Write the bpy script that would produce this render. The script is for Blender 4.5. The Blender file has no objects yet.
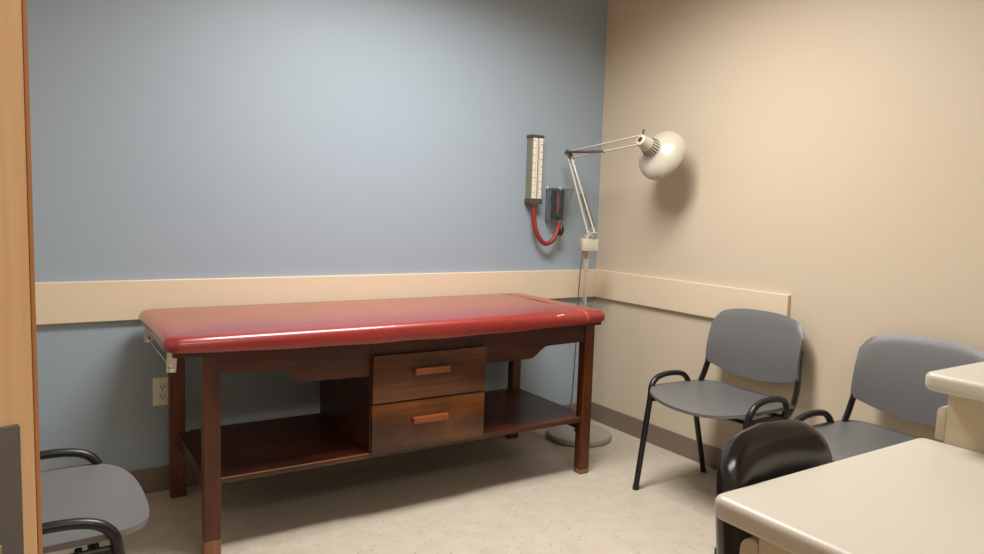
import bpy, bmesh, math, random
from mathutils import Vector, Matrix
random.seed(7)
PI = math.pi
scn = bpy.context.scene
COL = scn.collection

# ---------------------------------------------------------------- materials
def lin(c):
    return tuple(((v/255)/12.92 if v/255 <= .04045 else ((v/255+.055)/1.055)**2.4) for v in c) + (1,)

def mat(name, rgb, rough=.5, metal=0, bump=0, bscale=200, var=0, vscale=3, spec=.5, coat=0, emis=None, estr=0):
    m = bpy.data.materials.new(name); m.use_nodes = True
    nt = m.node_tree; b = nt.nodes['Principled BSDF']
    b.inputs['Base Color'].default_value = lin(rgb)
    b.inputs['Roughness'].default_value = rough
    b.inputs['Metallic'].default_value = metal
    b.inputs['Specular IOR Level'].default_value = spec
    b.inputs['Coat Weight'].default_value = coat
    b.inputs['Coat Roughness'].default_value = .12
    tc = nt.nodes.new('ShaderNodeTexCoord')
    if var:
        n = nt.nodes.new('ShaderNodeTexNoise'); n.inputs['Scale'].default_value = vscale; n.inputs['Detail'].default_value = 4
        nt.links.new(tc.outputs['Object'], n.inputs['Vector'])
        r = nt.nodes.new('ShaderNodeValToRGB')
        r.color_ramp.elements[0].position = .3; r.color_ramp.elements[1].position = .7
        r.color_ramp.elements[0].color = lin([max(0, v*(1-var)) for v in rgb])
        r.color_ramp.elements[1].color = lin([min(255, v*(1+var)) for v in rgb])
        nt.links.new(n.outputs['Fac'], r.inputs['Fac']); nt.links.new(r.outputs['Color'], b.inputs['Base Color'])
    if bump:
        n2 = nt.nodes.new('ShaderNodeTexNoise'); n2.inputs['Scale'].default_value = bscale; n2.inputs['Detail'].default_value = 3
        nt.links.new(tc.outputs['Object'], n2.inputs['Vector'])
        bp = nt.nodes.new('ShaderNodeBump'); bp.inputs['Strength'].default_value = bump; bp.inputs['Distance'].default_value = .002
        nt.links.new(n2.outputs['Fac'], bp.inputs['Height']); nt.links.new(bp.outputs['Normal'], b.inputs['Normal'])
    if emis:
        b.inputs['Emission Color'].default_value = lin(emis); b.inputs['Emission Strength'].default_value = estr
    return m

def wood(name, dark, mid, light, axis, rough=.35, scale=1.0, blotch=1.0, bands=9):
    """streaky grain running along one axis, with soft blotches of stain"""
    m = bpy.data.materials.new(name); m.use_nodes = True
    nt = m.node_tree; L = nt.links; b = nt.nodes['Principled BSDF']
    tc = nt.nodes.new('ShaderNodeTexCoord'); mp = nt.nodes.new('ShaderNodeMapping')
    s = [bands*6*scale]*3; s[axis] = 2.2*scale
    mp.inputs['Scale'].default_value = s
    L.new(tc.outputs['Object'], mp.inputs['Vector'])
    n = nt.nodes.new('ShaderNodeTexNoise'); n.inputs['Scale'].default_value = 1; n.inputs['Detail'].default_value = 6; n.inputs['Roughness'].default_value = .6
    L.new(mp.outputs['Vector'], n.inputs['Vector'])
    mp2 = nt.nodes.new('ShaderNodeMapping'); s2 = [9]*3; s2[axis] = 3.5
    mp2.inputs['Scale'].default_value = s2; L.new(tc.outputs['Object'], mp2.inputs['Vector'])
    n2 = nt.nodes.new('ShaderNodeTexNoise'); n2.inputs['Scale'].default_value = 1; n2.inputs['Detail'].default_value = 2
    L.new(mp2.outputs['Vector'], n2.inputs['Vector'])
    mx = nt.nodes.new('ShaderNodeMix'); mx.data_type = 'FLOAT'; mx.inputs[0].default_value = .5*blotch
    L.new(n.outputs['Fac'], mx.inputs[2]); L.new(n2.outputs['Fac'], mx.inputs[3])
    r = nt.nodes.new('ShaderNodeValToRGB'); e = r.color_ramp.elements
    e[0].position = .36; e[0].color = lin(dark); e[1].position = .66; e[1].color = lin(light)
    x = e.new(.5); x.color = lin(mid)
    L.new(mx.outputs[0], r.inputs['Fac']); L.new(r.outputs['Color'], b.inputs['Base Color'])
    b.inputs['Roughness'].default_value = rough
    return m

M = {}
M['blue'] = mat('blue_wall_paint', (150, 165, 178), .55, bump=.12, bscale=260)
M['cream'] = mat('cream_wall_paint', (203, 189, 167), .5, bump=.12, bscale=260)
M['rail'] = mat('cream_rail_paint', (218, 201, 176), .42)
M['ceiling'] = mat('ceiling_tile', (214, 208, 196), .9, bump=.5, bscale=90)
M['vinylbase'] = mat('brown_vinyl_base', (124, 108, 97), .45)
M['red'] = mat('red_vinyl', (134, 27, 23), .42, coat=.85, bump=.03, bscale=500, var=.04, vscale=5)
M['seam'] = mat('worn_vinyl_seam', (158, 76, 62), .5)
M['woodx'] = wood('shaded_walnut_wood_lengthwise', (42, 19, 10), (68, 32, 16), (94, 46, 23), 0)  # stain darkened to carry the shade around the shelf in its colour
M['woody'] = wood('shaded_walnut_wood_crosswise', (38, 16, 9), (58, 26, 14), (78, 38, 20), 1)  # darker than the upright wood: shade under the top painted into the tones
M['woodz'] = wood('walnut_stained_wood_upright', (62, 29, 10), (86, 42, 15), (106, 54, 22), 2, rough=.42)
M['wooddrawer'] = wood('walnut_stained_drawer_wood', (56, 30, 12), (84, 46, 18), (116, 67, 29), 0, rough=.32, blotch=1.3)
M['handlewood'] = wood('lighter_brown_handle_wood', (104, 52, 22), (134, 70, 32), (158, 90, 46), 0, rough=.35)
M['worn'] = wood('rubbed_bare_wood', (112, 72, 48), (132, 90, 62), (154, 110, 80), 2)
M['edgewood'] = mat('rubbed_wood_edge', (140, 92, 62), .4)
M['chrome'] = mat('chrome', (205, 205, 205), .14, 1)
M['steel'] = mat('brushed_steel', (190, 186, 178), .35, 1)
M['plated'] = mat('nickel_plated_bracket', (205, 200, 188), .3, .85)
M['grey'] = mat('grey_plastic', (102, 102, 103), .38, bump=.25, bscale=700)
M['black'] = mat('black_painted_steel', (22, 20, 22), .35, spec=.5)
M['blackplastic'] = mat('glossy_black_plastic', (26, 22, 24), .2, spec=.5)
M['blackmatte'] = mat('black_nylon', (24, 22, 23), .6)
M['lampcream'] = mat('cream_enamel', (192, 187, 170), .3, coat=.7)
M['lampdark'] = mat('dark_slot', (58, 34, 26), .7)
M['basegrey'] = mat('grey_base_enamel', (158, 150, 142), .38)
M['bracket'] = mat('dull_metal_joint', (128, 110, 98), .35, .7)
M['springsteel'] = mat('dark_spring_steel', (104, 94, 92), .35, .8)
M['pole'] = mat('lamp_pole_chrome', (225, 215, 208), .3, .8)
M['devgreen'] = mat('grey_green_metal', (122, 126, 108), .45)
M['devcap'] = mat('dark_grey_end_cap', (74, 70, 66), .5)
M['scaleink'] = mat('faded_scale_ink', (128, 116, 106), .6)
M['tubered'] = mat('red_latex_tubing', (134, 44, 34), .45)
M['bulb'] = mat('dark_brown_rubber', (52, 26, 22), .45)
M['cuff'] = mat('charcoal_nylon_cuff', (66, 71, 80), .75, bump=.4, bscale=300)
M['cuffred'] = mat('red_cuff_marking', (150, 60, 54), .6)
M['wire'] = mat('plated_wire', (132, 134, 140), .35, .7)
M['outlet'] = mat('ivory_outlet_plate', (234, 228, 214), .4)
M['slot'] = mat('outlet_slot', (30, 26, 24), .7)
M['laminate'] = mat('cream_laminate', (190, 184, 171), .42)
M['lamedge'] = mat('cream_laminate_edge', (188, 176, 156), .5)
M['lambody'] = mat('cream_laminate_body', (196, 182, 156), .42)
M['maple'] = wood('maple_door_wood', (204, 162, 120), (214, 174, 132), (222, 186, 146), 2, rough=.4, bands=20, blotch=.6)
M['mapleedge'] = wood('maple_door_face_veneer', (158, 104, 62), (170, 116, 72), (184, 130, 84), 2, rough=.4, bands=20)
M['latchplate'] = mat('dark_bronze_plate', (104, 98, 94), .5, .3)
M['brass'] = mat('worn_latch_metal', (190, 190, 160), .25, 1)
M['diffuser'] = mat('light_diffuser', (240, 236, 225), .5, emis=(255, 240, 220), estr=2.0)
M['white'] = mat('white_painted_metal', (232, 230, 224), .5)

M['red'].node_tree.nodes['Principled BSDF'].inputs['Coat Roughness'].default_value = .17
M['lampcream'].node_tree.nodes['Principled BSDF'].inputs['Coat Roughness'].default_value = .05
# speckled vinyl tile floor
def floor_mat():
    m = bpy.data.materials.new('speckled_vinyl_tile'); m.use_nodes = True
    nt = m.node_tree; L = nt.links; b = nt.nodes['Principled BSDF']
    tc = nt.nodes.new('ShaderNodeTexCoord')
    base = nt.nodes.new('ShaderNodeTexNoise'); base.inputs['Scale'].default_value = 14; base.inputs['Detail'].default_value = 5
    L.new(tc.outputs['Object'], base.inputs['Vector'])
    r = nt.nodes.new('ShaderNodeValToRGB')
    r.color_ramp.elements[0].position = .3; r.color_ramp.elements[0].color = lin((182, 172, 156))
    r.color_ramp.elements[1].position = .75; r.color_ramp.elements[1].color = lin((193, 184, 169))
    L.new(base.outputs['Fac'], r.inputs['Fac'])
    cur = r.outputs['Color']
    for k, (sc, rot, thr, keep, rgb) in enumerate([((24, 60, 1), .3, (.11), .925, (120, 104, 88)), ((56, 22, 1), -.4, .11, .93, (140, 120, 100)),
                                    ((40, 60, 1), 1.1, .13, .93, (166, 158, 134)), ((24, 44, 1), .8, .14, .85, (202, 194, 176))]):
        mp = nt.nodes.new('ShaderNodeMapping'); mp.inputs['Scale'].default_value = sc; mp.inputs['Rotation'].default_value = (0, 0, rot)
        mp.inputs['Location'].default_value = (k*3.7, k*1.3, 0)
        L.new(tc.outputs['Object'], mp.inputs['Vector'])
        v = nt.nodes.new('ShaderNodeTexVoronoi'); v.voronoi_dimensions = '2D'; v.inputs['Scale'].default_value = 1
        L.new(mp.outputs['Vector'], v.inputs['Vector'])
        lt = nt.nodes.new('ShaderNodeMath'); lt.operation = 'LESS_THAN'; lt.inputs[1].default_value = thr
        L.new(v.outputs['Distance'], lt.inputs[0])
        sx = nt.nodes.new('ShaderNodeSeparateColor'); L.new(v.outputs['Color'], sx.inputs[0])
        gt = nt.nodes.new('ShaderNodeMath'); gt.operation = 'GREATER_THAN'; gt.inputs[1].default_value = keep
        L.new(sx.outputs[0], gt.inputs[0])
        mu = nt.nodes.new('ShaderNodeMath'); mu.operation = 'MULTIPLY'; L.new(lt.outputs[0], mu.inputs[0]); L.new(gt.outputs[0], mu.inputs[1])
        mx = nt.nodes.new('ShaderNodeMix'); mx.data_type = 'RGBA'
        L.new(mu.outputs[0], mx.inputs[0]); L.new(cur, mx.inputs[6]); mx.inputs[7].default_value = lin(rgb)
        cur = mx.outputs[2]
    L.new(cur, b.inputs['Base Color'])
    b.inputs['Roughness'].default_value = .36
    return m
M['floor'] = floor_mat()

# ---------------------------------------------------------------- mesh helpers
def link(name, bm, m, parent=None, smooth=False, loc=None, rot=None):
    me = bpy.data.meshes.new(name)
    bmesh.ops.recalc_face_normals(bm, faces=bm.faces)
    bm.to_mesh(me); bm.free()
    for mm in (m if isinstance(m, (list, tuple)) else [m]): me.materials.append(mm)
    if smooth:
        for p in me.polygons: p.use_smooth = True
        try: me.set_sharp_from_angle(angle=math.radians(40))
        except Exception: pass
    o = bpy.data.objects.new(name, me); COL.objects.link(o)
    if parent: o.parent = parent
    if loc: o.location = loc
    if rot: o.rotation_euler = rot
    return o

def thing(name, label, cat, loc=(0, 0, 0), rotz=0, group=None):
    o = bpy.data.objects.new(name, None); COL.objects.link(o)
    o.location = loc; o.rotation_euler = (0, 0, rotz); o.empty_display_size = .1
    o['label'] = label; o['category'] = cat
    if group: o['group'] = group
    return o

def tag(o, label, cat, group=None):
    o['label'] = label; o['category'] = cat
    if group: o['group'] = group
    return o

def struct(name, bm, m, parent=None, label=None):
    o = link(name, bm, m, parent)
    if not parent: o['kind'] = 'structure'
    if label: o['label'] = label
    return o

def box(bm, x0, x1, y0, y1, z0, z1, bev=0, seg=2, mi=0, mtx=None):
    t = bmesh.new()
    bmesh.ops.create_cube(t, size=1)
    for v in t.verts:
        v.co = Vector(((x0+x1)/2+v.co.x*(x1-x0), (y0+y1)/2+v.co.y*(y1-y0), (z0+z1)/2+v.co.z*(z1-z0)))
    if bev: bmesh.ops.bevel(t, geom=t.edges[:], offset=bev, segments=seg, profile=.5, affect='EDGES')
    add(bm, t, mi, mtx)

def add(bm, t, mi=0, mtx=None):
    if mtx is not None: bmesh.ops.transform(t, matrix=mtx, verts=t.verts)
    for f in t.faces: f.material_index = mi
    me = bpy.data.meshes.new('tmp'); t.to_mesh(me); t.free(); bm.from_mesh(me); bpy.data.meshes.remove(me)

def BX(*a, **k):
    bm = bmesh.new(); box(bm, *a, **k); return bm

def smooth_path(pts, n=8):
    """Catmull-Rom through the points"""
    P = [Vector(p) for p in pts]; out = []
    for i in range(len(P)-1):
        p0 = P[max(i-1, 0)]; p1 = P[i]; p2 = P[i+1]; p3 = P[min(i+2, len(P)-1)]
        for k in range(n):
            t = k/n
            out.append(.5*((2*p1)+(-p0+p2)*t+(2*p0-5*p1+4*p2-p3)*t*t+(-p0+3*p1-3*p2+p3)*t**3))
    out.append(P[-1]); return out

def round_path(pts, rad, n=6):
    """polyline with rounded corners"""
    P = [Vector(p) for p in pts]; out = [P[0]]
    for i in range(1, len(P)-1):
        a = (P[i-1]-P[i]); b = (P[i+1]-P[i]); r = min(rad, a.length*.48, b.length*.48)
        s = P[i]+a.normalized()*r; e = P[i]+b.normalized()*r
        for k in range(n+1):
            t = k/n; out.append((1-t)**2*s+2*t*(1-t)*P[i]+t*t*e)
    out.append(P[-1]); return out

def tube(bm, path, r, ry=None, seg=12, mi=0, side=None, caps=True):
    """sweep; r is the half-width along `side`, ry the other half-width"""
    ry = ry or r; P = [Vector(p) for p in path]; rings = []
    prev = Vector(side) if side else None
    for i, p in enumerate(P):
        t = (P[min(i+1, len(P)-1)]-P[max(i-1, 0)]).normalized()
        if prev is None:
            prev = Vector((0, 0, 1)) if abs(t.z) < .9 else Vector((1, 0, 0))
        s = (prev-t*prev.dot(t))
        if s.length < 1e-5: s = t.orthogonal()
        s.normalize(); u = t.cross(s)
        if side is None: prev = s
        rings.append([bm.verts.new(p+s*r*math.cos(a)+u*ry*math.sin(a)) for a in [2*PI*k/seg for k in range(seg)]])
    for a, b in zip(rings, rings[1:]):
        for k in range(seg):
            f = bm.faces.new((a[k], a[(k+1) % seg], b[(k+1) % seg], b[k])); f.material_index = mi
    if caps:
        bm.faces.new(rings[0][::-1]).material_index = mi; bm.faces.new(rings[-1]).material_index = mi

def TB(path, r, **k):
    bm = bmesh.new(); tube(bm, path, r, **k); return bm

def lathe(bm, prof, seg=40, mtx=None, mi=0):
    """profile of (radius, height) about z"""
    t = bmesh.new(); rings = []
    for r, z in prof:
        if r < 1e-5: rings.append([t.verts.new((0, 0, z))])
        else: rings.append([t.verts.new((r*math.cos(2*PI*k/seg), r*math.sin(2*PI*k/seg), z)) for k in range(seg)])
    for a, b in zip(rings, rings[1:]):
        for k in range(seg):
            k2 = (k+1) % seg
            if len(a) == 1 and len(b) == 1: continue
            if len(a) == 1: t.faces.new((a[0], b[k], b[k2]))
            elif len(b) == 1: t.faces.new((a[k], a[k2], b[0]))
            else: t.faces.new((a[k], a[k2], b[k2], b[k]))
    add(bm, t, mi, mtx)

def LT(prof, **k):
    bm = bmesh.new(); lathe(bm, prof, **k); return bm

def prism(bm, outline, axis, a, b, bev=0, mi=0, seg=2):
    """outline = list of 2-D points; extruded along axis (0 x, 1 y, 2 z) from a to b"""
    t = bmesh.new()
    def P(u, v, w):
        return {0: (w, u, v), 1: (u, w, v), 2: (u, v, w)}[axis]
    A = [t.verts.new(P(u, v, a)) for u, v in outline]; B = [t.verts.new(P(u, v, b)) for u, v in outline]
    n = len(outline)
    t.faces.new(A[::-1]); t.faces.new(B)
    for i in range(n): t.faces.new((A[i], A[(i+1) % n], B[(i+1) % n], B[i]))
    bmesh.ops.recalc_face_normals(t, faces=t.faces)
    if bev:
        es = [e for e in t.edges if (e.verts[0] in A) == (e.verts[1] in A)]
        bmesh.ops.bevel(t, geom=es, offset=bev, segments=seg, profile=.5, affect='EDGES')
    add(bm, t, mi)

def PR(*a, **k):
    bm = bmesh.new(); prism(bm, *a, **k); return bm

def aim(loc, d):
    """matrix taking +z to direction d at loc"""
    return Matrix.Translation(loc) @ Vector(d).to_track_quat('Z', 'Y').to_matrix().to_4x4()

def shell(bm, fn, nu, nv, th):
    """thin curved sheet: fn(u,v)->point, thickness th, closed rim with rounded edge"""
    P = [[Vector(fn(i/nu, j/nv)) for j in range(nv+1)] for i in range(nu+1)]
    def nrm(i, j):
        a = P[min(i+1, nu)][j]-P[max(i-1, 0)][j]; b = P[i][min(j+1, nv)]-P[i][max(j-1, 0)]
        n = a.cross(b); return n.normalized() if n.length > 1e-9 else Vector((0, 0, 1))
    N = [[nrm(i, j) for j in range(nv+1)] for i in range(nu+1)]
    T = [[bm.verts.new(P[i][j]+N[i][j]*th/2) for j in range(nv+1)] for i in range(nu+1)]
    B = [[bm.verts.new(P[i][j]-N[i][j]*th/2) for j in range(nv+1)] for i in range(nu+1)]
    for i in range(nu):
        for j in range(nv):
            bm.faces.new((T[i][j], T[i+1][j], T[i+1][j+1], T[i][j+1]))
            bm.faces.new((B[i][j], B[i][j+1], B[i+1][j+1], B[i+1][j]))
    rim = [(i, 0) for i in range(nu)]+[(nu, j) for j in range(nv)]+[(i, nv) for i in range(nu, 0, -1)]+[(0, j) for j in range(nv, 0, -1)]
    for k in range(len(rim)):
        a = rim[k]; b = rim[(k+1) % len(rim)]
        bm.faces.new((T[a[0]][a[1]], B[a[0]][a[1]], B[b[0]][b[1]], T[b[0]][b[1]]))

# ---------------------------------------------------------------- room
XL, YF, H = -3.02, -4.35, 2.56
struct('floor', BX(XL-.12, .12, YF-.12, .12, -.06, 0), M['floor'])
struct('wall_back', BX(XL-.12, .12, 0, .12, 0, H), M['blue'])
struct('wall_right', BX(0, .12, YF, 0, 0, H), M['cream'])
struct('wall_front', BX(XL-.12, .12, YF-.12, YF, 0, H), M['cream'])
DY0, DY1, DZ = -2.86, -1.90, 2.08
bm = bmesh.new()
box(bm, XL-.12, XL, YF, DY0, 0, H); box(bm, XL-.12, XL, DY1, 0, 0, H); box(bm, XL-.12, XL, DY0, DY1, DZ, H)
struct('wall_left', bm, M['cream'])
# ceiling with a lattice of tiles, left open where the recessed light sits
struct('ceiling', BX(XL-.12, .12, YF-.12, .12, H, H+.06), M['ceiling'])
bm = bmesh.new()
for k in range(0, 8):
    y = -.3-.6*k
    if y > YF: box(bm, XL, 0, y-.012, y+.012, H-.006, H)
for k in range(0, 6):
    x = -.2-.6*k
    if x > XL: box(bm, x-.012, x+.012, YF, 0, H-.006, H-.0005)
struct('trim_1', bm, M['white'], label='white ceiling grid bars')
struct('baseboard_back', BX(XL+.006, -.006, -.007, 0, 0, .103, bev=.002), M['vinylbase'])
struct('baseboard_right', BX(-.007, 0, YF, -.007, 0, .103, bev=.002), M['vinylbase'])
bm = bmesh.new(); box(bm, XL, XL+.007, DY1+.07, -.007, 0, .103, bev=.002); box(bm, XL, XL+.007, YF, DY0-.07, 0, .103, bev=.002)
struct('baseboard_left', bm, M['vinylbase'])
struct('baseboard_front', BX(XL+.007, -.007, YF, YF+.007, 0, .103, bev=.002), M['vinylbase'])
struct('trim_2', BX(XL, 0, -.02, 0, .717, .874, bev=.003), M['rail'], label='cream chair rail on the blue wall')
struct('trim_3', BX(-.02, 0, -1.258, -.0205, .717, .874, bev=.003), M['rail'], label='cream chair rail on the cream wall')
bm = bmesh.new()
box(bm, XL-.13, XL+.012, DY0-.05, DY0, 0, DZ+.05, bev=.003); box(bm, XL-.13, XL+.012, DY1, DY1+.05, 0, DZ+.05, bev=.003)
box(bm, XL-.13, XL+.012, DY0, DY1, DZ, DZ+.05, bev=.003)
struct('trim_4', bm, M['white'], label='painted door frame')
struct('wall_corridor', BX(XL-1.4, XL-1.3, DY0-1, DY1+1, 0, H), M['cream'])

# ---------------------------------------------------------------- open door, its latch edge close to the camera
LATCH = Vector((-2.694, -2.795, 0)); HINGE = Vector((XL+.03, DY1-.01, 0))
dv = HINGE-LATCH; DL = dv.length; ang = math.atan2(dv.y, dv.x)
door = bpy.data.objects.new('door_1', None); COL.objects.link(door); door['kind'] = 'structure'
door['label'] = 'maple wood door standing ajar, its latch edge at the left of the picture'
door.location = LATCH; door.rotation_euler = (0, 0, ang)
# local: x runs from the latch edge to the hinge, y across the thickness (0 = room side)
struct('door_leaf', BX(0, DL, .0012, .0448, .012, 2.06, bev=.0015), M['maple'], door)
struct('door_face', BX(.0008, DL, -.0004, .0012, .012, 2.06, bev=.0004), M['mapleedge'], door, label='darker veneered face')
bm = PR([(.0064, .915), (.0385, .915), (.0385, 1.111), (.0379, 1.112), (.0070, 1.112), (.0064, 1.111)], 0, -.0012, .002, bev=.0004)
plate = struct('latch_plate', bm, M['latchplate'], door, label='dark metal latch plate')
bm = bmesh.new(); prism(bm, [(.0, 0), (.014, 0), (.014, .018), (.0, .018)], 2, 1.045, 1.075, bev=.002)
bmesh.ops.transform(bm, matrix=Matrix.Translation((-.012, .0165, 0)), verts=bm.verts)
struct('latch_bolt', bm, M['brass'], plate)
bm = bmesh.new(); lathe(bm, [(0, -.003), (.0035, -.003), (.004, -.001), (.004, 0)], seg=16, mtx=aim((-.001, .0235, 1.098), (1, 0, 0)))
struct('screw', bm, M['steel'], plate)
# ---------------------------------------------------------------- recessed ceiling light
lx, ly = -1.38, -1.16
cl = thing('ceiling_light', 'recessed fluorescent ceiling light above the exam table', 'ceiling light', (lx, ly, H))
bm = bmesh.new()
for a in ((-.61, .61, -.31, -.28), (-.61, .61, .28, .31), (-.61, -.58, -.28, .28), (.58, .61, -.28, .28)):
    box(bm, a[0], a[1], a[2], a[3], -.022, -.0065, bev=.002)
link('frame', bm, M['white'], cl)
link('diffuser', BX(-.58, .58, -.28, .28, -.012, -.0065), M['diffuser'], cl)
ld = bpy.data.lights.new('ceiling_light_lamp', 'AREA'); ld.shape = 'RECTANGLE'; ld.size = 1.14; ld.size_y = .54
ld.energy = 57; ld.color = (1, .975, .94); ld.spread = math.radians(152)
lo = bpy.data.objects.new('ceiling_light_lamp', ld); COL.objects.link(lo); lo.location = (lx, ly, H-.026)
cl2 = thing('ceiling_light', 'recessed fluorescent ceiling light near the front wall', 'ceiling light', (-1.9, -3.75, H))
for ch in list(cl.children):
    c = ch.copy(); COL.objects.link(c); c.parent = cl2
ld2 = ld.copy(); ld2.energy = 19
lo2 = bpy.data.objects.new('ceiling_light_lamp', ld2); COL.objects.link(lo2); lo2.location = (-1.9, -3.75, H-.026)
w = bpy.data.worlds.new('World'); scn.world = w; w.use_nodes = True
w.node_tree.nodes['Background'].inputs[0].default_value = lin((190, 180, 165)); w.node_tree.nodes['Background'].inputs[1].default_value = .05

# ---------------------------------------------------------------- examination table
tb = thing('exam_table', 'dark wood examination table with red vinyl top, drawers and low shelf', 'examination table', (-1.42, -.39, 0))
def tp(name, bm, m, parent=tb, smooth=False):
    bmesh.ops.transform(bm, matrix=Matrix.Translation((1.42, .39, 0)), verts=bm.verts)
    return link(name, bm, m, parent, smooth)
LX0, LX1, RX0, RX1 = -2.246, -2.192, -.627, -.575
FY0, FY1, BY0, BY1 = -.676, -.629, -.108, -.062
TOPZ = .70
for (a, b, c, d) in ((LX0, LX1, FY0, FY1), (RX0, RX1, FY0, FY1), (LX0-.020, LX1-.018, BY0, BY1), (RX0, RX1, BY0, BY1)):
    tp('leg', BX(a, b, c, d, (.055 if a < -1 else .022) if c < -.5 else 0, TOPZ, bev=.003), M['woodz'])
    if c < -.5:
        hgt = .055 if a < -1 else .022
        f = tp('worn_foot', BX(a, b, c, d, 0, hgt, bev=.003), M['worn'] if a < -1 else M['worn'])
        f['label'] = 'paler rubbed foot of the leg'
# aprons with ogee cut-outs
AF = -.668
def ogee(x0, z0, x1, z1, n=8):
    return [(x0+(x1-x0)*k/n, z0+(z1-z0)*(.5-.5*math.cos(PI*k/n))) for k in range(n+1)]
out = [(LX1, TOPZ), (LX1, .622), (-2.03, .618)] + ogee(-1.985, .614, -1.92, .566) + [(-1.66, .561), (-1.19, .561)] + \
      ogee(-.925, .563, -.83, .612) + [(RX0, .616), (RX0, TOPZ)]
tp('front_apron', PR(out[::-1], 1, AF, AF+.02, bev=.0012), M['woodx'])
tp('back_apron', BX(LX1, RX0, BY1-.024, BY1-.004, .62, TOPZ, bev=.001), M['woodx'])
tp('end_rail', BX(LX0+.012, LX1-.012, FY1, BY0, .665, TOPZ, bev=.001), M['woody'])
tp('end_rail', BX(RX0+.012, RX1-.012, FY1, BY0, .62, TOPZ, bev=.001), M['woody'])
# shelf
tp('shelf', PR([(LX1, FY0+.004), (RX0, FY0+.004), (RX0, FY1), (RX1-.008, FY1), (RX1-.008, BY0), (RX0, BY0), (RX0, BY0+.02), (LX1, BY0+.02), (LX1, BY0), (LX0+.008, BY0), (LX0+.008, FY1), (LX1, FY1)], 2, .246, .268, bev=.002), M['woodx'])
tp('shelf_rail', BX(LX0+.012, LX1-.012, FY1, BY0, .200, .246, bev=.001), M['woody'])
tp('shelf_rail', BX(RX0+.012, RX1-.012, FY1, BY0, .200, .246, bev=.001), M['woody'])
we = tp('rubbed_edge', BX(LX1, -1.66, FY0+.0022, FY0+.0046, .2635, .2672, bev=.0006), M['edgewood']); we['label'] = 'pale rubbed front edge of the shelf'
# drawer case
cab = tp('drawer_case', bmesh.new(), M['woody'])
bm = bmesh.new()
box(bm, -1.660, -1.642, -.672, -.12, .268, .66, bev=.001); box(bm, -1.182, -1.164, -.645, -.12, .268, .66, bev=.001)
box(bm, -1.642, -1.182, -.135, -.12, .268, .66); box(bm, -1.642, -1.182, -.645, -.135, .64, .66)
bmesh.ops.transform(bm, matrix=Matrix.Translation((1.42, .39, 0)), verts=bm.verts)
for mm in [0]:
    bm.to_mesh(cab.data); bm.free()
DFY = -.693
for (z0, z1) in ((.4585, .640), (.264, .4525)):
    yo = 0 if z0 > .4 else .004
    d = tp('drawer', BX(-1.656, -1.163, DFY+yo, DFY+.019+yo, z0, z1, bev=.0025), M['wooddrawer'], smooth=True)
    tp('drawer_box', BX(-1.638, -1.186, DFY+.019+yo, -.16, z0+.016, z1-.02), M['woody'], d)
    zc = .570 if z0 > .4 else .377
    xc = -1.417
    tp('handle', BX(xc-.075, xc+.075, DFY-.024+yo, DFY+yo, zc-.0125, zc+.0125, bev=.003), M['handlewood'], d, smooth=True)
bm = bmesh.new(); lathe(bm, [(0, .003), (.008, .003), (.010, 0)], seg=16, mtx=aim((-1.164, -.60, .575), (1, 0, 0)))
tp('screw_cap', bm, M['steel'])
# padded top
CX0, CX1, CY0, CY1, CZ0, CZ1 = -2.372, -.560, -.752, -.05, .718, .768
def cushion():
    bm = bmesh.new(); nx, ny = 60, 24
    # cross-section loops: rounded slab, rim radius larger on top
    def outline(inset, cr=.045, n=6):
        x0, x1, y0, y1 = CX0+inset, CX1-inset, CY0+inset, CY1-inset; r = max(cr-inset, .006); pts = []
        for cx, cy, a0 in ((x1-r, y0+r, -90), (x1-r, y1-r, 0), (x0+r, y1-r, 90), (x0+r, y0+r, 180)):
            for k in range(n+1):
                a = math.radians(a0+90*k/n); pts.append((cx+r*math.cos(a), cy+r*math.sin(a)))
        full = []
        for i in range(len(pts)):
            p = pts[i]; q = pts[(i+1) % len(pts)]; L = math.dist(p, q); m = max(1, round(L/.09)) if L > .1 else 1
            for k in range(m): full.append((p[0]+(q[0]-p[0])*k/m, p[1]+(q[1]-p[1])*k/m))
        return full
    prof = [(.0, .022), (.0022, .012), (.008, .004), (.016, 0)]
    levels = [(.012, CZ0), (.003, CZ0+.004), (0, CZ0+.012), (0, CZ1-.030), (.002, CZ1-.020), (.007, CZ1-.011), (.016, CZ1-.004), (.030, CZ1-.001), (.06, CZ1), (.12, CZ1+.002), (.2, CZ1+.003)]
    rings = []
    base = outline(0)
    for ins, z in levels:
        sc = outline(0); ring = []
        cxm, cym = (CX0+CX1)/2, (CY0+CY1)/2
        hw, hh = (CX1-CX0)/2, (CY1-CY0)/2
        for (x, y) in sc:
            fx = (hw-ins)/hw; fy = (hh-ins)/hh
            X = cxm+(x-cxm)*fx; Y = cym+(y-cym)*fy
            zz = z
            if z < CZ0+.02 and y < CY0+.02:       # the wrapped vinyl hangs a little loose along the front
                t = (X-CX0)/(CX1-CX0); zz -= .021*math.sin(PI*t)**.7 + .0016*math.sin(t*37)*math.sin(PI*t)
            ring.append(bm.verts.new((X, Y, zz)))
        rings.append(ring)
    n = len(base)
    for a, b in zip(rings, rings[1:]):
        for k in range(n): bm.faces.new((a[k], a[(k+1) % n], b[(k+1) % n], b[k]))
    bm.faces.new(rings[-1]); bm.faces.new(rings[0][::-1])
    return bm
cu = tp('vinyl_top', cushion(), M['red'], smooth=True)
tp('top_board', BX(CX0+.03, CX1-.02, CY0+.03, CY1-.02, .6985, .7165), M['woodx'])
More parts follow.
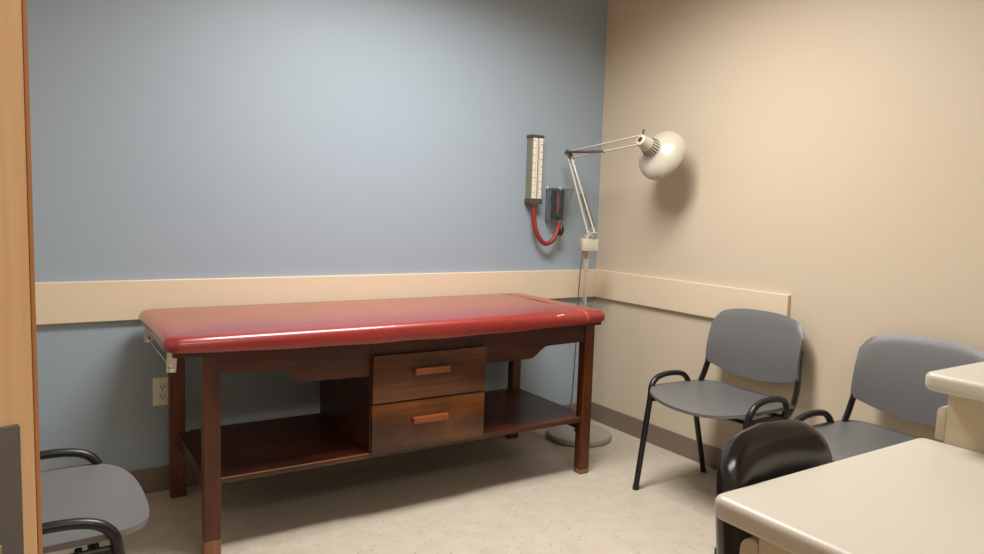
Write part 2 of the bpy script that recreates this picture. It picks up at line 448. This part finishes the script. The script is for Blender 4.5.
# seam strip across the top near the right end and down the front
sx = -.685
path = [(sx+.008, CY1+.003, .742), (sx+.008, CY1-.012, CZ1-.003), (sx+.006, CY1-.08, CZ1+.0016), (sx, -.4, CZ1+.0036), (sx-.002, CY0+.09, CZ1+.0016), (sx-.002, CY0+.018, CZ1-.003), (sx-.001, CY0+.004, CZ1-.014), (sx, CY0-.0008, CZ1-.03), (sx, CY0-.0008, CZ0+.008)]
seam = tp('seam_strip', TB(path, .0075, ry=.0014, side=(1, 0, 0), seg=8), M['seam'], cu); seam['label'] = 'paler worn seam strip'
n1 = tp('tear', TB([(-.85, CY0+.006, CZ1-.014), (-.825, CY0+.0085, CZ1-.0105), (-.81, CY0+.0085, CZ1-.010)], .0032, ry=.0014, side=(0, .5, 1), seg=8), M['lamedge'], cu)
n1['label'] = 'small pale nick in the vinyl'
# ---------------------------------------------------------------- visitor chairs
def visitor_chair(label):
    """local: faces -y ... origin on the floor midway between the legs"""
    c = thing('visitor_chair', label, 'chair', (0, 0, 0), 0, 'grey plastic visitor chairs')
    W = .245
    # seat sheet: u across, v front(0) -> back(1)
    def seat(u, v):
        a = 2*u-1; b = 2*v-1
        # map square -> rounded square
        dx = a*math.sqrt(1-b*b/2); dy = b*math.sqrt(1-a*a/2)      # square -> disc -> rounded square
        n = 4.6 if dy < 0 else 5
        r = math.hypot(dx, dy); q = (abs(dx)**n+abs(dy)**n)**(1/n)
        k = r/q if q > 1e-9 else 1
        a, b = dx*k, dy*k
        X = a*.250*(1-.02*b); Y = b*.238*(1-.12*a*a if b < 0 else 1)-.042
        front = max(0, -b)
        z = .424 - .004*b + .022*abs(a)**2.2 - .006*math.exp(-(a*a*3+b*b*3)) - .012*front**4*(1-a*a)
        if b > .7: z += .010*((b-.7)/.3)**2
        return (X, Y, z)
    bm = bmesh.new(); shell(bm, seat, 36, 36, .013)
    link('seat', bm, M['grey'], c, True)
    def back(u, v):
        a = 2*u-1                       # v 0 bottom, 1 top
        zb = .498 + .044*abs(a)**2.0
        zt = .792 - .040*abs(a)**3 - .030*max(0, (abs(a)-.80)/.2)**2
        hw = .236 - .012*v
        zt2 = zt; z = zb+(zt2-zb)*v
        X = a*hw*(1-.02*(1-v))
        Y = .135 + (z-.5)*.16 + .026*(1-a*a) - .012*math.sin(PI*v) 
        if v > .9: Y += .006*((v-.9)/.1)**2
        return (X, Y, z)
    bm = bmesh.new(); shell(bm, back, 28, 20, .010)
    link('backrest', bm, M['grey'], c, True)
    for s in (-1, 1):
        x = s*W
        p = [(x*1.0, -.258, 0), (x*1.0, -.196, .405), (x*1.02, -.186, .452), (x*1.03, -.155, .482), (x*1.03, -.105, .494), (x*1.03, -.04, .494),
             (x*1.03, .012, .484), (x*1.02, .042, .460), (x*.99, .050, .425), (x*.98, .050, .405)]
        pp = [Vector(p[0])] + [Vector(p[0]).lerp(Vector(p[1]), k/4) for k in (1, 2, 3)] + smooth_path(p[1:], 5)
        fr = link('front_leg', TB(pp, .0132, ry=.0120, side=(1, 0, 0), seg=14), M['black'], c, True)
        link('foot_cap', TB([(x, -.2585, 0), (x, -.255, .022)], .0144, ry=.0132, side=(1, 0, 0), seg=14), M['blackmatte'], fr, True)
        xi = s*(W-.012)
        q = [(xi*1.02, .182, 0), (xi*1.0, .085, .34)]
        rl = link('rear_leg', TB([Vector(q[0]).lerp(Vector(q[1]), k/4) for k in range(5)]+[(xi, .062, .402)], .0132, ry=.0120, side=(1, 0, 0), seg=14), M['black'], c, True)
        link('foot_cap', TB([(xi*1.02, .1835, 0), (xi*1.02, .177, .022)], .0144, ry=.0132, side=(1, 0, 0), seg=14), M['blackmatte'], rl, True)
        r = smooth_path([(xi, -.19, .404), (xi, -.05, .402), (xi, .055, .403), (xi, .085, .411), (xi, .110, .436), (xi*.99, .134, .480), (xi*.97, .150, .53), (xi*.93, .163, .58), (xi*.90, .180, .66)], 5)
        link('side_rail', TB(r, .009, ry=.0175, side=(1, 0, 0), seg=14), M['black'], c, True)
    bm = bmesh.new()
    tube(bm, [(-W+.01, -.15, .402), (W-.01, -.15, .402)], .008, ry=.012, side=(0, 0, 1)); tube(bm, [(-W+.01, .06, .402), (W-.01, .06, .402)], .008, ry=.012, side=(0, 0, 1))
    link('cross_bars', bm, M['black'], c, True)
    for (sx_, sy_) in ((-1, -.12), (1, -.12), (-1, .045), (1, .045)):
        link('screw_boss', LT([(0, -.022), (.007, -.022), (.008, -.012), (.008, .006), (0, .006)], seg=12, mtx=Matrix.Translation((sx_*.19, sy_, .402))), M['blackmatte'], c, True)
    return c

def copy_thing(root, loc, rotz, label):
    r = root.copy(); COL.objects.link(r); r.location = loc; r.rotation_euler = (0, 0, rotz); r['label'] = label
    for ch in root.children:
        c = ch.copy(); COL.objects.link(c); c.parent = r
        for g in ch.children:
            d = g.copy(); COL.objects.link(d); d.parent = c
    return r

ch1 = visitor_chair('grey plastic visitor chair against the cream wall just below the chair rail end')
ch1.location = (-.255, -1.163, 0); ch1.rotation_euler = (0, 0, -PI/2+.03)
copy_thing(ch1, (-.262, -1.86, 0), -PI/2+.03, 'grey plastic visitor chair against the cream wall, partly behind the counter')
copy_thing(ch1, (-2.752, -1.135, 0), PI/2, 'grey plastic visitor chair at left, partly hidden behind the open door')

# ---------------------------------------------------------------- black desk chair, back turned to the desk
bc = thing('desk_chair', 'glossy black desk chair pushed in at the far side of the desk', 'chair', (-1.562, -2.512, 0), .08)
# local frame: backrest at +y, seat under the desk
def blackback():
    bm = bmesh.new(); n = 56; rings = []
    hw, h0, h1 = .178, .38, .822
    for k, (ins, yy) in enumerate([(.055, -.018), (.02, -.014), (.006, -.004), (0, .010), (.004, .022), (.016, .032), (.04, .040), (.085, .046), (.14, .049)]):
        ring = []
        for i in range(n):
            t = 2*PI*i/n; c, s = math.cos(t), math.sin(t)
            e = .36
            X = math.copysign(abs(c)**e, c)*(hw-ins); Z = (h0+h1)/2+math.copysign(abs(s)**e, s)*((h1-h0)/2-ins)
            if s > 0: Z -= .020*(X/hw)**2
            taper = 1-.04*((Z-.55)/.3 if Z > .55 else 0)
            # wraps slightly around the sitter, who faces the desk
            Y = yy - .03*(X/hw)**2 + .12*(Z-.6)
            ring.append(bm.verts.new((X*taper, .175+Y, Z)))
        rings.append(ring)
    for a, b in zip(rings, rings[1:]):
        for k in range(n): bm.faces.new((a[k], a[(k+1) % n], b[(k+1) % n], b[k]))
    bm.faces.new(rings[-1]); bm.faces.new(rings[0][::-1])
    return bm
link('backrest', blackback(), M['blackplastic'], bc, True)
def bseat(u, v):
    a = 2*u-1; b = 2*v-1
    x = a*math.sqrt(1-b*b/2*.4); y = b*math.sqrt(1-a*a/2*.4)
    return (x*.125, y*.17-.02, .445-.01*(1-a*a)-.02*max(0, -b)**3)
bm = bmesh.new(); shell(bm, bseat, 20, 20, .03); link('seat', bm, M['blackplastic'], bc, True)
for sx_ in (-1, 1):
    link('back_support', TB(smooth_path([(sx_*.09, .06, .418), (sx_*.09, .14, .412), (sx_*.09, .20, .43), (sx_*.09, .222, .50), (sx_*.09, .228, .60)], 5), .009, ry=.007, side=(1, 0, 0)), M['blackmatte'], bc, True)
    for y0_, y1_ in ((-.14, -.17), (.10, .15)):
        link('leg', TB([(sx_*.105, y0_, .42), (sx_*.112, y1_, 0)], .011), M['black'], bc, True)
link('seat_frame', TB([(-.105, -.14, .415), (.105, -.14, .415), (.105, .10, .415), (-.105, .10, .415), (-.105, -.135, .415)], .010), M['black'], bc, True)

# ---------------------------------------------------------------- desk and counter
def slab(x0, x1, y0, y1, z0, z1, r, corner=.012):
    """laminate top with bullnosed edges and slightly rounded corners"""
    t = bmesh.new(); rings = []
    lv = [(r-r*math.sin(a), z0+r-r*math.cos(a)) for a in [PI/2*k/6 for k in range(7)]] + [(r-r*math.cos(a), z1-r+r*math.sin(a)) for a in [PI/2*k/6 for k in range(7)]]
    for ins, z in lv:
        X0, X1, Y0, Y1 = x0+ins, x1-ins, y0+ins, y1-ins; c = max(corner-ins, .002); ring = []
        for cx, cy, a0 in ((X1-c, Y0+c, -90), (X1-c, Y1-c, 0), (X0+c, Y1-c, 90), (X0+c, Y0+c, 180)):
            for k in range(6):
                a = math.radians(a0+18*k); ring.append(t.verts.new((cx+c*math.cos(a), cy+c*math.sin(a), z)))
        rings.append(ring)
    n = len(rings[0])
    for a, b in zip(rings, rings[1:]):
        for k in range(n): t.faces.new((a[k], a[(k+1) % n], b[(k+1) % n], b[k]))
    t.faces.new(rings[-1]); t.faces.new(rings[0][::-1])
    return t
dk = thing('desk', 'cream laminate desk in the right foreground', 'desk', (-1.5, -2.7, 0))
def dp(name, bm, m, parent, off, smooth=False):
    bmesh.ops.transform(bm, matrix=Matrix.Translation((-off[0], -off[1], 0)), verts=bm.verts); return link(name, bm, m, parent, smooth)
o_ = (-1.5, -2.7)
dp('desktop', slab(-1.793, -1.1425, -3.05, -2.364, .713, .752, .013, .022), M['laminate'], dk, o_, True)
dp('side_panel', BX(-1.757, -1.737, -3.02, -2.435, 0, .712, bev=.001), M['lambody'], dk, o_)
dp('side_panel', BX(-1.165, -1.142, -3.02, -2.435, 0, .712, bev=.001), M['lambody'], dk, o_)
def bullboard(x0, x1, y0, y1, z0, z1, r):
    """upright board, its outer top edge rounded over"""
    pts = [(y0, z0), (y0, z1-.004), (y0+.004, z1)] + [(y1-r+r*math.sin(a), z1-r+r*math.cos(a)) for a in [PI/2*k/8 for k in range(9)]] + [(y1, z0)]
    return PR(pts, 0, x0, x1, bev=.0015)
dp('edge_post', bullboard(-1.759, -1.735, -2.4345, -2.402, 0, .692, .022), M['lamedge'], dk, o_, True)
ct = thing('counter', 'taller cream laminate counter at the right edge beside the desk', 'counter', (-.6, -2.7, 0))
o2 = (-.6, -2.7)
dp('countertop', slab(-1.205, -.01, -3.05, -2.386, .862, .90, .013, .022), M['laminate'], ct, o2, True)
body = dp('body', BX(-1.1395, -.012, -3.0, -2.410, .09, .862, bev=.001), M['lambody'], ct, o2)
dp('toe_kick', BX(-1.12, -.02, -2.95, -2.46, 0, .09), M['lampdark'], ct, o2)
dp('back_board', bullboard(-1.1395, -.012, -2.4098, -2.391, .7525, .823, .014), M['lamedge'], ct, o2, True)

# ---------------------------------------------------------------- exam lamp
PX, PY = -.285, -.25
lp = thing('exam_lamp', 'cream articulated examination lamp on a chrome pole with grey round base', 'lamp', (PX, PY, 0), 0)
def lpart(name, bm, m, parent=lp, smooth=True):
    bmesh.ops.transform(bm, matrix=Matrix.Translation((-PX, -PY, 0)), verts=bm.verts); return link(name, bm, m, parent, smooth)
T = Matrix.Translation
lpart('base', LT([(0, .001), (.165, .001), (.172, .006), (.174, .02), (.168, .030), (.15, .034), (.03, .036), (0, .036)], seg=56, mtx=T((PX, PY, 0))), M['basegrey'])
lpart('base_collar', LT([(.0, .036), (.028, .036), (.024, .052), (.016, .056), (0, .056)], seg=24, mtx=T((PX, PY, 0))), M['chrome'])
lpart('pole', LT([(0, .05), (.0115, .05), (.0115, .985), (0, .985)], seg=24, mtx=T((PX, PY, 0))), M['pole'])
lpart('pole_cap', LT([(0, .955), (.013, .955), (.017, .975), (.017, .995), (0, .995)], seg=24, mtx=T((PX, PY, 0))), M['steel'])
bm = BX(-.043, .043, -.036, .036, -.032, .032, bev=.004); 
bmesh.ops.transform(bm, matrix=T((PX+.008, PY, 1.028)) @ Matrix.Rotation(-.35, 4, 'Z'), verts=bm.verts)
lpart('control_box', bm, M['lampcream'])
E1 = Vector((-.318, -.095, 1.505))     # elbow
A0 = Vector((PX, PY, 1.062))
SH = Vector((-.163, -.632, 1.474))     # shade centre at the rim plane
AX = Vector((.93, .06, -.375)).normalized()   # direction the lamp points
NK = SH-AX*.175                              # back of the neck
hd = (Vector((NK.x, NK.y, 0))-Vector((E1.x, E1.y, 0))).normalized()   # plan direction of the arm
sdv = Vector((-hd.y, hd.x, 0))
# bracket on the box
B0 = A0+hd*.012+Vector((0, 0, .010)); B1 = A0+hd*.056+Vector((0, 0, .030))
bm = bmesh.new()
for s in (-1, 1):
    c0 = A0+sdv*s*.010
    tube(bm, [c0+Vector((0, 0, -.004)), c0+Vector((0, 0, .03))+hd*.034], .014, ry=.0015, side=tuple(hd), seg=8)
tube(bm, [A0+hd*.0-sdv*.018+Vector((0, 0, .012)), A0+sdv*.018+Vector((0, 0, .012))], .004)
tube(bm, [B1-sdv*.018, B1+sdv*.018], .004)
lpart('bracket', bm, M['lampcream'])

E2 = E1+hd*.042+Vector((0, 0, -.030))
lpart('lower_arm_rod', TB([B0, E1], .0052, seg=10), M['lampcream'])
lpart('lower_arm_rod', TB([B1, E2], .0052, seg=10), M['lampcream'])
up = Vector((0, 0, 1))
N1 = NK+AX*.018+up*.028; N2 = NK+AX*.015-up*.014
lpart('upper_arm_rod', TB([E1+up*.004, N1], .0048, seg=10), M['lampcream'])
lpart('upper_arm_rod', TB([E2+up*.003, N2], .0048, seg=10), M['lampcream'])
# elbow plates
bm = bmesh.new()
for s in (-1, 1):
    o0 = sdv*s*.009
    tube(bm, [E1+o0+up*.012, E2+o0], .009, ry=.0012, side=tuple(hd), seg=8)
for c0 in (E1, E2): tube(bm, [c0-sdv*.014, c0+sdv*.014], .0055, seg=10)
tube(bm, [E1-hd*.02-up*.004, E1+up*.018], .004, seg=8)
lpart('elbow_joint', bm, M['bracket'])
# springs
def coil(bm, a, b, r, turns, wr):
    d = (b-a); t = d.normalized(); s = t.orthogonal().normalized(); u = t.cross(s); n = turns*8
    tube(bm, [a+d*k/n+(s*math.cos(2*PI*k/8)+u*math.sin(2*PI*k/8))*r for k in range(n+1)], wr, seg=5)
bm = bmesh.new(); l0 = B1.lerp(E2, .08); l1 = B1.lerp(E2, .5)
for s in (-1, 1): coil(bm, l0+sdv*s*.011, l1+sdv*s*.011, .0042, 34, .0011)
tube(bm, [l1-sdv*.016, l1+sdv*.016], .003, seg=8)
lpart('lower_spring', bm, M['springsteel'])
bm = bmesh.new(); u0 = E1+up*.004+hd*.01; u1 = (E2+up*.003).lerp(N2, .48)
for s in (-1, 1): coil(bm, u0+sdv*s*.009, u1+sdv*s*.009, .0048, 44, .0014)
tube(bm, [u1-sdv*.013, u1+sdv*.013], .0045, seg=8)
lpart('upper_spring', bm, M['springsteel'])
# head
mt = aim(NK, AX)
sh = lpart('lamp_shade', LT([(.042, .088), (.046, .096), (.055, .104), (.080, .114), (.102, .128), (.118, .145), (.125, .164), (.126, .175), (.1245, .176), (.122, .165), (.115, .148), (.100, .132), (.079, .118), (.054, .108), (.043, .1), (.038, .088)], seg=64, mtx=mt), M['lampcream'])
bm = bmesh.new(); lathe(bm, [(0, 0), (.022, 0), (.026, .003), (.030, .025), (.038, .058), (.046, .094), (.040, .094), (.03, .05), (0, .04)], seg=48, mtx=mt)
nk = lpart('lamp_neck', bm, M['lampcream'])
bm = bmesh.new()
q = mt
for k in range(20):
    a = 2*PI*k/20
    c, s = math.cos(a), math.sin(a)
    p0 = q @ Vector((c*.0368, s*.0368, .052)); p1 = q @ Vector((c*.0448, s*.0448, .088))
    dd = q.to_3x3() @ Vector((-s, c, 0))
    tube(bm, [p0, p1], .0024, ry=.0014, side=tuple(dd), seg=6)
vs = lpart('vent_slots', bm, M['lampdark'], nk); vs['label'] = 'dark vent slots'
bm = bmesh.new(); lathe(bm, [(0, -.001), (.013, -.001), (.013, .002), (0, .002)], seg=20, mtx=mt)
lpart('neck_opening', bm, M['lampdark'], nk)['label'] = 'dark opening'
bm = bmesh.new()
tube(bm, [N2-up*.004, N2.lerp(NK+AX*.03, .5), NK+AX*.03], .008, seg=10)
tube(bm, [N2-sdv*.014, N2+sdv*.014], .005, seg=10); tube(bm, [N1-sdv*.012, N1+sdv*.012], .0045, seg=10)
tube(bm, [N1, N2], .006, seg=10)
lpart('head_joint', bm, M['lampcream'])
bm = bmesh.new(); tube(bm, [N1+up*.002, N1+up*.010+hd*.002, N1+up*.026+hd*.006], .0035, ry=.007, side=tuple(sdv), seg=8)
lpart('wing_nut', bm, M['bracket'])
bm = bmesh.new(); lathe(bm, [(0, .095), (.02, .10), (.032, .13), (.03, .15), (.018, .162), (0, .166)], seg=24, mtx=mt)
lpart('light_bulb', bm, M['white'], sh)
lpart('cord', TB(smooth_path([(PX-.034, PY-.012, .998), (PX-.040, PY-.005, .90), (PX-.044, PY, .7), (PX-.040, PY+.01, .4), (PX-.05, PY+.03, .12), (PX-.08, PY+.12, .045), (PX-.05, PY+.19, .012), (-.42, -.03, .012), (-.55, -.025, .012)], 8), .003, seg=8), M['bracket'])

# ---------------------------------------------------------------- blood pressure gauge on the wall
X0 = -.518
g = thing('blood_pressure_gauge', 'wall-mounted mercury blood pressure gauge with white scale', 'blood pressure gauge', (X0+.045, 0, 1.40))
def gp(name, bm, m, parent=g, smooth=False):
    bmesh.ops.transform(bm, matrix=T((-(X0+.045), 0, -1.40)), verts=bm.verts); return link(name, bm, m, parent, smooth)
gz0, gz1 = 1.232, 1.588
gp('housing', BX(X0+.005, X0+.073, -.05, -.001, gz0+.02, gz1-.012, bev=.002), M['devgreen'])
gp('top_cap', BX(X0, X0+.078, -.056, -.001, gz1-.014, gz1, bev=.003), M['devcap'])
rs = gp('reservoir', BX(X0, X0+.078, -.058, -.001, gz0-.002, gz0+.026, bev=.003), M['devcap'])
gp('fitting', LT([(0, -.012), (.006, -.012), (.007, 0), (0, .002)], seg=14, mtx=T((X0+.040, -.033, gz0-.002))), M['steel'], rs)
# scale plate with graduations, glass tube
sc = gp('scale_plate', BX(X0+.011, X0+.071, -.0525, -.0495, gz0+.028, gz1-.016), M['outlet'])
bm = bmesh.new()
n = 30
for k in range(n+1):
    z = gz0+.04+(gz1-gz0-.07)*k/n; L = .013 if k % 2 == 0 else .008
    box(bm, X0+.034-L, X0+.034, -.0532, -.0524, z-.0009, z+.0009); box(bm, X0+.048, X0+.048+L, -.0532, -.0524, z-.0009, z+.0009)
gr = gp('graduations', bm, M['scaleink'], sc)
def textmesh(s, size, loc, parent, m, name='numerals'):
    cu_ = bpy.data.curves.new(name, 'FONT'); cu_.body = s; cu_.size = size; cu_.align_x = 'CENTER'; cu_.align_y = 'CENTER'; cu_.extrude = .0003
    to = bpy.data.objects.new(name, cu_); COL.objects.link(to)
    dg = bpy.context.evaluated_depsgraph_get(); me = bpy.data.meshes.new_from_object(to.evaluated_get(dg))
    bpy.data.objects.remove(to)
    b = bmesh.new(); b.from_mesh(me); bpy.data.meshes.remove(me)
    bmesh.ops.transform(b, matrix=T(loc) @ Matrix.Rotation(PI/2, 4, 'X'), verts=b.verts); return b
bm = bmesh.new()
for k in range(0, 16):
    z = gz0+.04+(gz1-gz0-.07)*k/15
    b = textmesh(str(k*20), .008, (X0+.017 if k % 2 else X0+.0655, -.0528, z), None, None); add(bm, b)
nb = bmesh.new(); nb.from_mesh(gr.data); bmesh.ops.transform(bm, matrix=T((-(X0+.045), 0, -1.40)), verts=bm.verts)
tm = bpy.data.meshes.new('tmp'); bm.to_mesh(tm); bm.free(); nb.from_mesh(tm); bpy.data.meshes.remove(tm); nb.to_mesh(gr.data); nb.free()
gp('glass_tube', LT([(0, gz0+.026), (.0032, gz0+.026), (.0032, gz1-.016), (0, gz1-.016)], seg=12, mtx=T((X0+.041, -.0545, 0))), M['steel'], smooth=True)
# red hose from the gauge up to the cuff
hose = link('hose', TB(smooth_path([(X0+.040, -.033, gz0-.008), (X0+.040, -.036, 1.175), (X0+.052, -.042, 1.095), (X0+.080, -.05, 1.042), (X0+.114, -.055, 1.022), (X0+.150, -.06, 1.038), (X0+.174, -.06, 1.072), (X0+.190, -.056, 1.110), (X0+.196, -.055, 1.134)], 8), .0125, seg=14), M['tubered'], None, True)
tag(hose, 'red rubber hose hanging in a loop between the gauge and the cuff', 'hose')
# wire basket
bx0, bx1, bz0, bz1, dp_ = -.378, -.256, 1.142, 1.315, .085
bk = thing('wire_basket', 'wall-mounted wire basket holding the cuff', 'basket', ((bx0+bx1)/2, 0, bz0))
def kp(name, bm, m, parent=bk, smooth=True):
    bmesh.ops.transform(bm, matrix=T((-(bx0+bx1)/2, 0, -bz0)), verts=bm.verts); return link(name, bm, m, parent, smooth)
def ring(z, x0, x1, y0, y1): return [(x0, y0, z), (x1, y0, z), (x1, y1, z), (x0, y1, z), (x0, y0, z)]
bm = bmesh.new()
yb, yf, yfb = -.006, -dp_, -.055
wr = .0016
def tz(t): return bz0+(bz1-bz0)*t
for t in (0, 1):
    x1t = bx1-.030*(1-t); yy = yfb+(yf-yfb)*t
    bm = bmesh.new()
    for a, b in zip(ring(tz(t), bx0, x1t, yb, yy), ring(tz(t), bx0, x1t, yb, yy)[1:]): tube(bm, [a, b], wr*1.4, seg=6)
    kp('rim_wire', bm, M['wire'])
bm = bmesh.new()
for k in range(10):
    f = k/9
    tube(bm, [(bx0+(bx1-.030-bx0)*f, yfb, bz0), (bx0+(bx1-bx0)*f, yf, bz1)], wr, seg=6)
for k in range(6):
    f = k/5
    tube(bm, [(bx0, yb+(yfb-yb)*f, bz0), (bx0, yb+(yf-yb)*f, bz1)], wr, seg=6)
    tube(bm, [(bx1-.030, yb+(yfb-yb)*f, bz0), (bx1, yb+(yf-yb)*f, bz1)], wr, seg=6)
    tube(bm, [(bx0, yb+(yfb-yb)*f, bz0), (bx1-.030, yb+(yfb-yb)*f, bz0)], wr, seg=6)
for k in range(7):
    f = k/6; tube(bm, [(bx0+(bx1-.030-bx0)*f, yb, bz0), (bx0+(bx1-bx0)*f, yb, bz1)], wr, seg=6)
kp('wire_grid', bm, M['wire'])
for x in (bx0+.008, bx1-.03):
    bm = bmesh.new(); box(bm, x-.004, x+.004, -.008, 0, bz1-.008, bz1+.012, bev=.001)
    kp('mounting_tab', bm, M['outlet'])
cf = thing('pressure_cuff', 'rolled charcoal blood pressure cuff inside the wire basket', 'blood pressure cuff', ((bx0+bx1)/2-.004, -.036, bz0+.002))
def spiral():
    pts = []
    for k in range(60):
        a = 2*PI*2.6*k/59; r = .010+.026*k/59; pts.append((r*1.2*math.cos(a), r*.66*math.sin(a)))
    bm = bmesh.new(); vs_ = []
    for (x, y) in pts: vs_.append((bm.verts.new((x, y, .006)), bm.verts.new((x*1.12, y*1.12, .165))))
    for a, b in zip(vs_, vs_[1:]): bm.faces.new((a[0], b[0], b[1], a[1]))
    bmesh.ops.solidify(bm, geom=bm.faces[:], thickness=.005)
    return bm
link('fabric_roll', spiral(), M['cuff'], cf, True)
link('flap', BX(-.036, -.012, -.036, -.029, .022, .168, bev=.003), M['cuff'], cf, True)
r_ = link('marking', BX(-.028, -.021, -.0372, -.0358, .05, .135), M['cuffred'], cf); r_['label'] = 'red printed marking'
bl = link('inflation_bulb', LT([(0, -.034), (.008, -.032), (.015, -.018), (.0165, 0), (.014, .016), (.008, .026), (.005, .036), (0, .037)], seg=24, mtx=T((-.312, -.062, 1.098)) @ Matrix.Rotation(.12, 4, 'Y')), M['bulb'], None, True)
tag(bl, 'dark rubber squeeze bulb hanging under the wire basket', 'squeeze bulb')

# ---------------------------------------------------------------- power outlet
ol = thing('power_outlet', 'ivory duplex power outlet on the blue wall behind the table leg', 'outlet', (-2.279, 0, .417))
link('cover_plate', BX(-.035, .035, -.006, 0, -.058, .058, bev=.002), M['outlet'], ol)
for dz in (-.02, .02):
    r = link('receptacle', PR([(.017*math.cos(a), dz+.0165*max(-.82, min(.82, math.sin(a)))) for a in [2*PI*k/28 for k in range(28)]], 1, -.0085, -.004, bev=.0005), M['outlet'], ol)
    bm = bmesh.new(); box(bm, -.0085, -.0055, -.0092, -.0082, dz-.003, dz+.008); box(bm, .0055, .0085, -.0092, -.0082, dz-.002, dz+.007)
    lathe(bm, [(0, 0), (.003, 0), (.003, .001), (0, .001)], seg=12, mtx=aim((0, -.0082, dz-.009), (0, -1, 0)))
    link('slots', bm, M['slot'], r)
link('screw', LT([(0, 0), (.003, 0), (.0025, .001), (0, .0013)], seg=12, mtx=aim((0, -.006, 0), (0, -1, 0))), M['steel'], ol)

# paper roll holder: two plates and a rod under the left end of the padded top
rod = tp('roll_holder_rod', TB([(CX0+.026, -.698, .664), (CX0+.026, -.157, .666)], .0035), M['steel'], smooth=True); rod['label'] = 'thin steel paper roll rod'
for y in (-.70, -.155):
    xx = CX0+.03
    bm = bmesh.new()
    prism(bm, [(xx-.016, .715), (xx+.014, .712), (xx+.010, .648), (xx-.018, .65)], 1, y-.0015, y+.0015, bev=.0004)
    pl = tp('roll_holder_bracket', bm, M['plated'])
    bm = bmesh.new(); lathe(bm, [(0, 0), (.0095, 0), (.0095, .004), (.004, .006), (0, .006)], seg=16, mtx=aim((xx-.004, y-.0015, .663), (0, -1, 0)))
    tp('screw', bm, M['chrome'], pl, True)

# ---------------------------------------------------------------- camera
p = [711.565, 0.5703552, 0.0946364, 0.0319341, -2.692951, -3.100182, 1.194617]
yaw, pit, rol = p[1:4]
f = Vector((math.sin(yaw)*math.cos(pit), math.cos(yaw)*math.cos(pit), -math.sin(pit)))
r0 = Vector((math.cos(yaw), -math.sin(yaw), 0)); u0 = r0.cross(f)
c, s = math.cos(rol), math.sin(rol)
r = c*r0+s*u0; u = -s*r0+c*u0
cam = bpy.data.cameras.new('Camera'); co = bpy.data.objects.new('Camera', cam); COL.objects.link(co)
m3 = Matrix((r, u, -f)).transposed()
co.matrix_world = Matrix.Translation(p[4:7]) @ m3.to_4x4()
cam.sensor_fit = 'HORIZONTAL'; cam.sensor_width = 36; cam.lens = p[0]*36/984; cam.clip_start = .02
scn.camera = co
vs = scn.view_settings
scn.display_settings.display_device = 'sRGB'
vs.view_transform = 'Standard'; vs.look = 'None'; vs.exposure = 0; vs.gamma = 1; vs.use_curve_mapping = False
